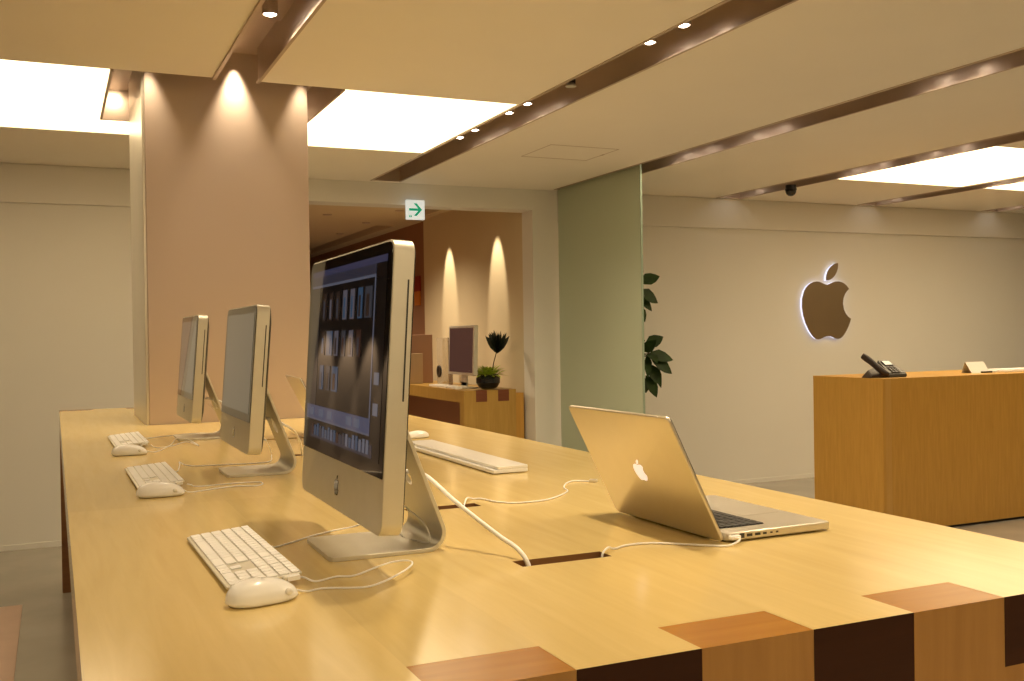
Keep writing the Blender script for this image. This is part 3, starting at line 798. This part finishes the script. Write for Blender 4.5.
# ================================================================== CORDS
hz = T + .012
cord(kb1, [(.345, 1.80, T + .010), (.357, 1.832), (.399, 1.865), (.441, 1.903), (.494, 1.936), (.535, 1.955), (.575, 1.93, T + .02), (.585, 1.83, T + .060), (.592, 1.771, T + .055), (.596, 1.703, T + .040), (.598, 1.690, T + .014), (.588, 1.73, T + .0095), (.578, 1.785, T + .0095), (.55, 1.80, T + .06), (.52, 1.80, T + .12)])
cord(ms1, [(.314, 1.479, T + .010), (.335, 1.490), (.363, 1.496), (.415, 1.474), (.446, 1.475, T + .006), (.487, 1.506, T + .010), (.515, 1.540, T + .012), (.520, 1.568, T + .012), (.498, 1.582, T + .010), (.467, 1.575, T + .006), (.424, 1.553), (.398, 1.560), (.362, 1.545), (.346, 1.550, T + .008), (.338, 1.556, T + .0095)])
cord(kb2, [(.300, 2.95, T + .010), (.318, 3.03), (.338, 3.17), (.345, 3.24), (.352, 3.16), (.382, 3.115), (.455, 3.105), (.545, 3.090), (.595, 3.115), (.625, 3.25), (.640, 3.33), (.60, 3.18, T + .05), (.53, 3.02, T + .13)])
cord(ms2, [(.284, 2.575, T + .010), (.300, 2.59), (.338, 2.605), (.409, 2.635), (.46, 2.617), (.483, 2.635), (.481, 2.680), (.42, 2.690), (.33, 2.68), (.312, 2.675, T + .008), (.303, 2.68, T + .0095)])
cord(ms3, [(.276, 3.545, T + .010), (.300, 3.58), (.325, 3.62), (.378, 3.80), (.400, 3.88, T + .012), (.416, 3.90, T + .014), (.440, 3.84, T + .012), (.46, 3.70), (.43, 3.80, T + .008), (.37, 3.74), (.32, 3.72), (.305, 3.745, T + .0095)])
cord(kb3, [(.303, 4.02, T + .010), (.33, 4.10), (.42, 4.16), (.50, 4.19), (.60, 4.22), (.62, 4.15, T + .05), (.55, 4.08, T + .12)])
def power_cord(label, pts, r=.0042):
    o = cord(None, pts, r, 'power_cord', 7); return tag(o, label, 'cable', 'power cords of the desktop computers')
power_cord('thick white power cord arching from the nearest computer down into the table slot', [(.525, 1.80, 1.13), (.56, 1.787, 1.115), (.5865, 1.786, 1.099), (.615, 1.75, 1.092), (.648, 1.68, 1.050), (.687, 1.59, 1.005), (.702, 1.54, .988), (.711, 1.517, .960), (.715, 1.510, .90), (.72, 1.51, .86)])
power_cord('white power cord behind the middle computer', [(.54, 2.93, 1.12), (.575, 2.93, 1.113), (.598, 2.905, 1.098), (.625, 2.95, 1.083), (.66, 3.05, 1.060), (.695, 3.15, 1.020), (.72, 3.235, .965), (.725, 3.245, .90), (.725, 3.247, .86)], .0036)
power_cord('white power cord of the farthest computer', [(.53, 4.04, 1.12), (.57, 4.035, 1.11), (.591, 4.02, 1.099), (.62, 3.99, 1.05), (.66, 3.93, 1.0), (.70, 3.82, .978), (.72, 3.797, .95), (.722, 3.796, .87)], .0036)
lc = thing('laptop_charger', 'white charging cord running from the near table slot into the open laptop', 'cable', (.843, 1.51, T))
cord(lc, [(.835, 1.510, .88), (.842, 1.508, .95), (.845, 1.508, T + .002), (.862, 1.519, T + .008), (.880, 1.530), (.914, 1.545), (.953, 1.543), (.990, 1.520), (1.030, 1.482), (1.065, 1.458), (1.088, 1.458, T + .0075), (1.096, 1.464, T + .0108), (1.094, 1.4722, T + .0108)], .0019, 'cord')
bm = bm_new(); box(bm, -.011, .011, -.009, .000, -.0035, .0035, bev=.0015)
bmesh.ops.transform(bm, matrix=Matrix.Translation((1.095 - .843, 1.4812 - 1.51, .0108)) @ Matrix.Rotation(math.radians(2.5), 4, 'Z'), verts=bm.verts[:]); obj('connector', bm, M['white'], lc)
sl = thing('spare_charger', 'loose white cord with plug end, curling from the second slot toward the laptop lid', 'cable', (.83, 2.085, T))
cord(sl, [(.812, 2.085, .88), (.818, 2.088, .95), (.828, 2.10, T + .003), (.850, 2.14, T + .007), (.868, 2.150), (.886, 2.140), (.899, 2.085), (.932, 2.050), (1.003, 2.052), (1.066, 2.097), (1.107, 2.142), (1.120, 2.180), (1.127, 2.200), (1.155, 2.245), (1.184, 2.275), (1.205, 2.280), (1.232, 2.255)], .0019, 'cord')
bm = bm_new(); box(bm, 0, .020, -.005, .005, .0005, .0075, bev=.0015); bmesh.ops.transform(bm, matrix=Matrix.Translation((1.230 - .83, 2.258 - 2.085, 0)) @ Matrix.Rotation(math.radians(-42), 4, 'Z'), verts=bm.verts[:]); obj('plug', bm, M['column_edge'], sl)

# ================================================================== OTHER THINGS ON THE TABLE
tr = thing('display_bar', 'long flat white plastic bar lying on the table beyond the largest computer', 'display bar', (1.12, 2.89, T))
bm = bm_new(); prism_z(bm, rrect(-.05, .055, -.385, .385, .004), .002, .012, bev=.0015); obj('base_strip', bm, M['white'], tr)
bm = bm_new(); prism_z(bm, rrect(-.036, .055, -.385, .385, .004), .0122, .0205, bev=.0015); obj('raised_strip', bm, M['white'], tr)
bm = bm_new()
for y in (-.36, .36): box(bm, -.045, .05, y - .01, y + .01, 0, .002)
obj('feet', bm, M['black'], tr)
ms4 = dup(ms1, (1.205, 3.545, T), PI + .2, 'white mouse on the far side of the table, beyond the long white bar', skip=('cable',)); ms4.scale = (1, 1, .75)

# ================================================================== COUNTER
cn = thing('service_counter', 'long wooden service counter standing before the logo wall', 'counter', (4.89, 5.0, 0))
CL, CD, CH = 3.4, .66, 1.022
bm = bm_new(); box(bm, .075, CL, .0, .03, .018, CH, bev=.001); obj('front_panel', bm, M['counter'], cn)
bm = bm_new(); box(bm, 0, .022, .0, CD, .018, CH, bev=.001); obj('side_panel', bm, M['counter'], cn)
bm = bm_new(); box(bm, .0225, .0745, .0, .03, .018, CH, bev=.001); o = obj('corner_strip', bm, M['counter_light'], cn); o['label'] = 'lighter corner strip'
bm = bm_new(); box(bm, .0225, CL, .031, CD, CH - .03, CH, bev=.001); obj('counter_top', bm, M['counter'], cn)
bm = bm_new(); box(bm, .0225, CL, CD - .03, CD, .018, CH - .031); obj('back_panel', bm, M['counter'], cn)
bm = bm_new(); box(bm, .02, CL, .02, CD - .02, 0, .0175); obj('plinth', bm, M['black'], cn)

# desk phone
ph = thing('desk_phone', 'dark grey desk phone standing on the wooden counter corner', 'phone', (5.055, 5.17, CH))
bm = bm_new()
loops(bm, [[(-.03, -.09, 0), (.135, -.09, 0), (.135, -.085, .028), (-.03, -.085, .028)], [(-.015, .035, 0), (.10, .035, 0), (.085, .045, .115), (-.005, .045, .115)]])
bmesh.ops.bevel(bm, geom=bm.edges[:], offset=.006, segments=2, affect='EDGES'); obj('base', bm, M['phone'], ph)
slope = Matrix.Translation((.045, -.085, .030)) @ Matrix.Rotation(math.radians(33.5), 4, 'X')
bm = bm_new(); box(bm, -.035, .038, .082, .135, -.001, .005, bev=.002); bmesh.ops.transform(bm, matrix=slope, verts=bm.verts[:]); o = obj('display_frame', bm, M['phone_dark'], ph)
bm = bm_new(); box(bm, -.030, .033, .088, .130, .0052, .0062); bmesh.ops.transform(bm, matrix=slope, verts=bm.verts[:]); obj('display', bm, M['phone_lcd'], o)
for r in range(4):
    for c in range(3):
        bm = bm_new(); box(bm, -.034 + c * .026, -.014 + c * .026, .008 + r * .017, .020 + r * .017, .0, .005, bev=.001)
        bmesh.ops.transform(bm, matrix=slope, verts=bm.verts[:]); obj('button', bm, M['phone_dark'], ph)
bm = bm_new(); loops(bm, [[(-.16, -.06, 0), (-.03, -.075, 0), (-.03, -.075, .02), (-.15, -.06, .012)], [(-.16, .03, 0), (-.02, .035, 0), (-.02, .035, .07), (-.10, .03, .05)]])
bmesh.ops.bevel(bm, geom=bm.edges[:], offset=.004, segments=2, affect='EDGES'); obj('cradle', bm, M['phone_dark'], ph)
bm = bm_new(); tube(bm, [(-.028, -.085, .030), (-.045, -.075, .028), (-.075, -.045, .062), (-.112, -.01, .108), (-.142, .02, .142), (-.150, .028, .150)], lambda q: .012 + .013 * math.sin(PI * q) ** .6 * (1.0 - .35 * math.sin(PI * q) ** 6), n=12); obj('handset', bm, M['phone_dark'], ph, smooth=True)
bm = bm_new(); tube(bm, [(-.145, .035, .135), (-.105, .055, .128), (-.06, .05, .09), (-.03, .045, .075)], .003, n=8); obj('cord', bm, M['phone_dark'], ph, smooth=True)
cs = thing('card_stand', 'white folded card standing on the wooden counter', 'card', (5.99, 5.22, CH))
bm = bm_new(); loops(bm, [[(-.085, -.03, 0), (.095, -.03, 0), (.095, -.028, 0), (-.085, -.028, 0)], [(-.095, .018, .078), (.085, .018, .078), (.085, .020, .078), (-.095, .020, .078)]]); obj('front_leaf', bm, M['paper'], cs)
bm = bm_new(); loops(bm, [[(-.085, .06, 0), (.095, .06, 0), (.095, .062, 0), (-.085, .062, 0)], [(-.095, .020, .078), (.085, .020, .078), (.085, .022, .078), (-.095, .022, .078)]]); obj('rear_leaf', bm, M['paper'], cs)
bm = bm_new(); box(bm, .0, .10, -.052, -.034, .0, .012, bev=.003); o = obj('stapler', bm, M['black'], loc=(5.985, 5.22, CH)); tag(o, 'small dark object lying before the white card on the counter', 'small object')
pp = thing('paper_tray', 'flat white stack of papers on the counter beside the white card', 'papers', (6.36, 5.24, CH))
bm = bm_new(); prism_z(bm, rrect(-.26, .26, -.09, .09, .004), 0, .014, bev=.002); obj('tray', bm, M['white'], pp)
bm = bm_new(); box(bm, -.22, .2, -.075, .075, .0142, .020); obj('sheets', bm, M['paper'], pp)

# ================================================================== PLANT BEHIND THE GLASS
def leaf(bm, base, dirv, up, L_, W_, droop=.25, mi=0):
    d = Vector(dirv).normalized(); s = d.cross(Vector(up)).normalized(); n = s.cross(d).normalized()
    prof = [(0, .05), (.15, .55), (.4, 1.0), (.65, .82), (.85, .42), (1, .0)]
    rows = []
    for t, w in prof:
        c = Vector(base) + d * (L_ * t) - n * (droop * L_ * t * t)
        rows.append((c - s * (W_ * w / 2) + n * (W_ * w * .12), c, c + s * (W_ * w / 2) + n * (W_ * w * .12)))
    V = [[bm.verts.new(p) for p in r] for r in rows[:-1]]; tip = bm.verts.new(rows[-1][1])
    for a, b in zip(V, V[1:]):
        for k in (0, 1): f = bm.faces.new((a[k], a[k + 1], b[k + 1], b[k])); f.material_index = mi; f.smooth = True
    for k in (0, 1): f = bm.faces.new((V[-1][k], V[-1][k + 1], tip)); f.material_index = mi
rp = random.Random(5)
pl = thing('potted_plant', 'tall green plant with broad leaves peeking out behind the glass panel', 'plant', (4.02, 6.62, 0))
bm = bm_new(); lathe(bm, [(.11, 0), (.14, .25), (.155, .34), (.15, .35), (.135, .34), (.13, .31)], n=28); obj('pot', bm, M['pot_grey'], pl, smooth=True, autosmooth=True)
bm = bm_new(); lathe(bm, [(.128, .295), (.132, .315), (.002, .325)], n=24); obj('soil', bm, M['soil'], pl)
bm = bm_new(); lf = bm_new()
stems = [((0, 0, .3), (.01, .0, .8), (.02, -.02, 1.25), (.0, -.02, 1.62)), ((.02, .02, .3), (.03, .03, .7), (.05, -.02, 1.05), (.08, -.06, 1.20)), ((-.03, 0, .3), (-.08, .04, .8), (-.10, .06, 1.3), (-.08, .06, 1.75))]
for s in stems: tube(bm, s, .008, n=8)
obj('stems', bm, M['stem'], pl, smooth=True)
# clusters that show right of the glass edge (world X ~ 4.06-4.36)
LEAVES = [((.03, -.02, 1.72), (.9, -.2, .35), .17, .09), ((.02, -.02, 1.66), (1, -.1, -.45), .19, .10), ((.03, 0, 1.62), (.8, -.3, -.8), .15, .07), ((.02, -.02, 1.55), (.4, -.2, -1), .13, .06), ((.0, -.02, 1.76), (.5, .2, .8), .12, .07),
          ((.06, -.04, 1.24), (.8, -.2, .45), .16, .09), ((.08, -.05, 1.18), (1, -.1, -.15), .22, .09), ((.10, -.05, 1.15), (.9, -.2, -.55), .21, .10), ((.08, -.04, 1.10), (.6, -.3, -.9), .18, .10), ((.06, -.04, 1.02), (.5, -.3, -1), .18, .09), ((.12, -.05, 1.08), (.55, -.1, -1.1), .17, .055), ((.05, -.04, 1.2), (.2, -.6, .5), .13, .08), ((.05, -.03, 1.0), (.35, .2, -.8), .13, .08)]
for b, dv, L_, W_ in LEAVES:
    leaf(lf, b, dv, (-.15, -1, .55), L_ * 1.05, W_ * 1.15, droop=.15)
for k in range(34):
    s = stems[k % 3]; f = rp.random(); p = Vector(s[2]).lerp(Vector(s[3]), f); ang = rp.uniform(PI * .55, PI * 1.5)
    leaf(lf, p, (math.cos(ang), math.sin(ang) * .7, rp.uniform(-.7, .6)), (0, 0, 1), rp.uniform(.12, .2), rp.uniform(.06, .1))
obj('leaves', lf, M['leaf'], pl)

# ================================================================== BACK ROOM DESK
bt = thing('display_desk', 'narrow maple desk with two dark squares in its end, seen through the doorway', 'table', (3.17, 7.45, 0))
BZ = .905
bx0, bx1, by1 = -.224, .225, 3.0
bm = bm_new(); box(bm, bx0, bx1, 0, .0975, 0, BZ); 
for f in bm.faces: f.material_index = 0
for a in (-.123, .068): box(bm, a, a + .096, -.0008, .05, BZ - .092, BZ + .0004, 1)
o = obj('end_leg', bm, [M['desk'], M['desk_inlay']], bt)
bm = bm_new(); box(bm, bx0, bx1, .098, by1, BZ - .0975, BZ); obj('tabletop', bm, M['desk'], bt)
bm = bm_new(); box(bm, bx0, bx1, by1 - .1, by1, 0, BZ - .098); obj('end_leg', bm, M['desk'], bt)
bm = bm_new(); box(bm, .15, .17, .1, by1 - .1, .0, BZ - .099); obj('back_board', bm, M['brown_wall'], bt)
bm = bm_new(); box(bm, 3.400, 3.474, 7.47, 8.4, 0, .872, bev=.003); o = obj('wood_board', bm, M['counter']); tag(o, 'narrow orange wooden board between the back desk and the wall', 'board')

# monitor on the desk
mo = thing('monitor', 'silver framed monitor with dark screen on the back desk', 'monitor', (3.06, 7.83, BZ))
tl = Matrix.Rotation(math.radians(2), 4, 'Y')
bm = bm_new(); prism_x(bm, rrect(-.29, .28, .112, .52, .012), 0, .036, bev=.003); bmesh.ops.transform(bm, matrix=tl, verts=bm.verts[:]); obj('frame', bm, M['alu'], mo, smooth=True, autosmooth=True)
bm = bm_new(); prism_x(bm, rrect(-.265, .255, .135, .50, .002), -.001, .004); bmesh.ops.transform(bm, matrix=tl, verts=bm.verts[:]); obj('screen', bm, M['display_dark'], mo)
bm = bm_new(); box(bm, .036, .048, -.06, .06, 0.02, .35, bev=.003); box(bm, -.06, .12, -.11, .11, 0, .012, bev=.003); box(bm, .036, .048, -.06, .06, .012, .05); obj('stand', bm, M['alu'], mo)

# planter bowl with succulents
bw = thing('planter_bowl', 'round black bowl of lime succulents on the end of the back desk', 'plant', (3.225, 7.62, BZ + .001))
bm = bm_new(); lathe(bm, [(.05, 0), (.075, .012), (.098, .05), (.098, .085), (.082, .118), (.076, .118), (.085, .085), (.06, .07)], n=32); obj('bowl', bm, M['pot_dark'], bw, smooth=True, autosmooth=True)
bm = bm_new(); lathe(bm, [(.07, .09), (.078, .105), (.002, .112)], n=20); obj('soil', bm, M['soil'], bw)
lf = bm_new()
for k in range(70):
    a = rp.uniform(0, 2 * PI); r = rp.uniform(.0, .07); el = rp.uniform(.15, 1.5)
    leaf(lf, (r * math.cos(a), r * math.sin(a), .105), (math.cos(a) * (.35 + r * 10), math.sin(a) * (.35 + r * 10), el), (0, 0, 1), rp.uniform(.08, .14), rp.uniform(.026, .04), droop=.35)
obj('succulents', lf, M['leaf_lime'], bw)
bm = bm_new(); tube(bm, [(.03, 0, .1), (.05, 0, .2), (.085, 0, .32)], .004, n=8); obj('flower_stem', bm, M['stem'], bw, smooth=True)
lf = bm_new()
for k in range(46):
    a = rp.uniform(0, 2 * PI); sp_ = rp.uniform(.0, .8)
    leaf(lf, (.085, 0, .285), (math.cos(a) * sp_, math.sin(a) * sp_, 1), (math.sin(a), -math.cos(a), .2), rp.uniform(.13, .20), rp.uniform(.03, .045), droop=-.08)
obj('dark_bloom', lf, M['leaf_deep'], bw)

# speaker, boards and flat keyboard on the desk
sk = thing('desk_speaker', 'clear plastic desktop speaker with black round driver beside the back monitor', 'speaker', (3.20, 8.55, BZ))
bm = bm_new(); prism_x(bm, rrect(-.07, .07, .0, .42, .01), -.05, .05, bev=.004); obj('clear_body', bm, M['clear'], sk)
bm = bm_new(); lathe(bm, [(.055, 0), (.055, .010), (.045, .012), (.02, .006), (.002, .004)], n=24); bmesh.ops.transform(bm, matrix=Matrix.Translation((-.0505, 0, .12)) @ Matrix.Rotation(-PI / 2, 4, 'Y'), verts=bm.verts[:]); obj('driver', bm, M['black'], sk, smooth=True)
bm = bm_new(); box(bm, 3.00, 3.23, 8.95, 8.975, BZ, BZ + .45, bev=.003); o = obj('desk_divider', bm, M['rosy_board']); tag(o, 'rosy upright board standing on the back desk left of the monitor', 'board')
bm = bm_new(); box(bm, 2.96, 3.10, 8.86, 8.88, BZ, BZ + .28, bev=.003); o = obj('display_board', bm, M['pale_board']); tag(o, 'pale orange board standing before the rosy board on the back desk', 'board')
bm = bm_new(); prism_z(bm, rrect(2.985, 3.10, 7.96, 8.38, .006), BZ, BZ + .016, bev=.002); o = obj('slim_keyboard', bm, M['white']); tag(o, 'white keyboard lying flat on the back desk', 'keyboard')
bm = bm_new(); prism_z(bm, rrect(2.965, 3.03, 7.70, 7.84, .01), BZ, BZ + .02, bev=.004); o = obj('white_box', bm, M['white']); tag(o, 'small white box on the back desk under the monitor', 'box')
# red and orange hanging
ps = thing('wall_poster', 'red and orange strip hanging on the brown wall beside the nearest computer', 'poster', (3.555, 10.28, 1.82))
bm = bm_new(); box(bm, -.012, 0, -.09, .09, .0, .16); obj('upper_field', bm, M['poster_red'], ps)
bm = bm_new(); box(bm, -.012, 0, -.08, .08, -.15, -.001); obj('lower_field', bm, M['poster_orange'], ps)

# ================================================================== CAMERA, LIGHT, VIEW
f, yaw, pitch, roll = 1014.6588, -.424565, .0062961, -.0152121
c_, s_ = math.cos, math.sin
Ry = Matrix(((c_(yaw), 0, s_(yaw)), (0, 1, 0), (-s_(yaw), 0, c_(yaw))))
Rx = Matrix(((1, 0, 0), (0, c_(pitch), -s_(pitch)), (0, s_(pitch), c_(pitch))))
Rz = Matrix(((c_(roll), -s_(roll), 0), (s_(roll), c_(roll), 0), (0, 0, 1)))
R = Rz @ Rx @ Ry
g = lambda r: Vector((r[0], r[2], -r[1]))
cam = bpy.data.cameras.new('camera'); co = bpy.data.objects.new('camera', cam); COL.objects.link(co)
cam.sensor_fit = 'HORIZONTAL'; cam.sensor_width = 36; cam.lens = f / 1024 * 36; cam.clip_start = .05; cam.clip_end = 60
ax, ay, az = g(R[0]), -g(R[1]), -g(R[2])
m4 = Matrix((ax, ay, az)).transposed().to_4x4(); m4.translation = (0, 0, 1.348)
co.matrix_world = m4
sc.camera = co

w = bpy.data.worlds.new('world'); sc.world = w; w.use_nodes = True
w.node_tree.nodes['Background'].inputs[0].default_value = (.10, .07, .04, 1); w.node_tree.nodes['Background'].inputs[1].default_value = .3
sc.view_settings.view_transform = 'Standard'; sc.view_settings.look = 'None'; sc.view_settings.exposure = 0.08; sc.view_settings.gamma = 1
sc.view_settings.use_curve_mapping = False
sc.cycles.use_denoising = True
sc.cycles.max_bounces = 8
sc.cycles.sample_clamp_indirect = 8
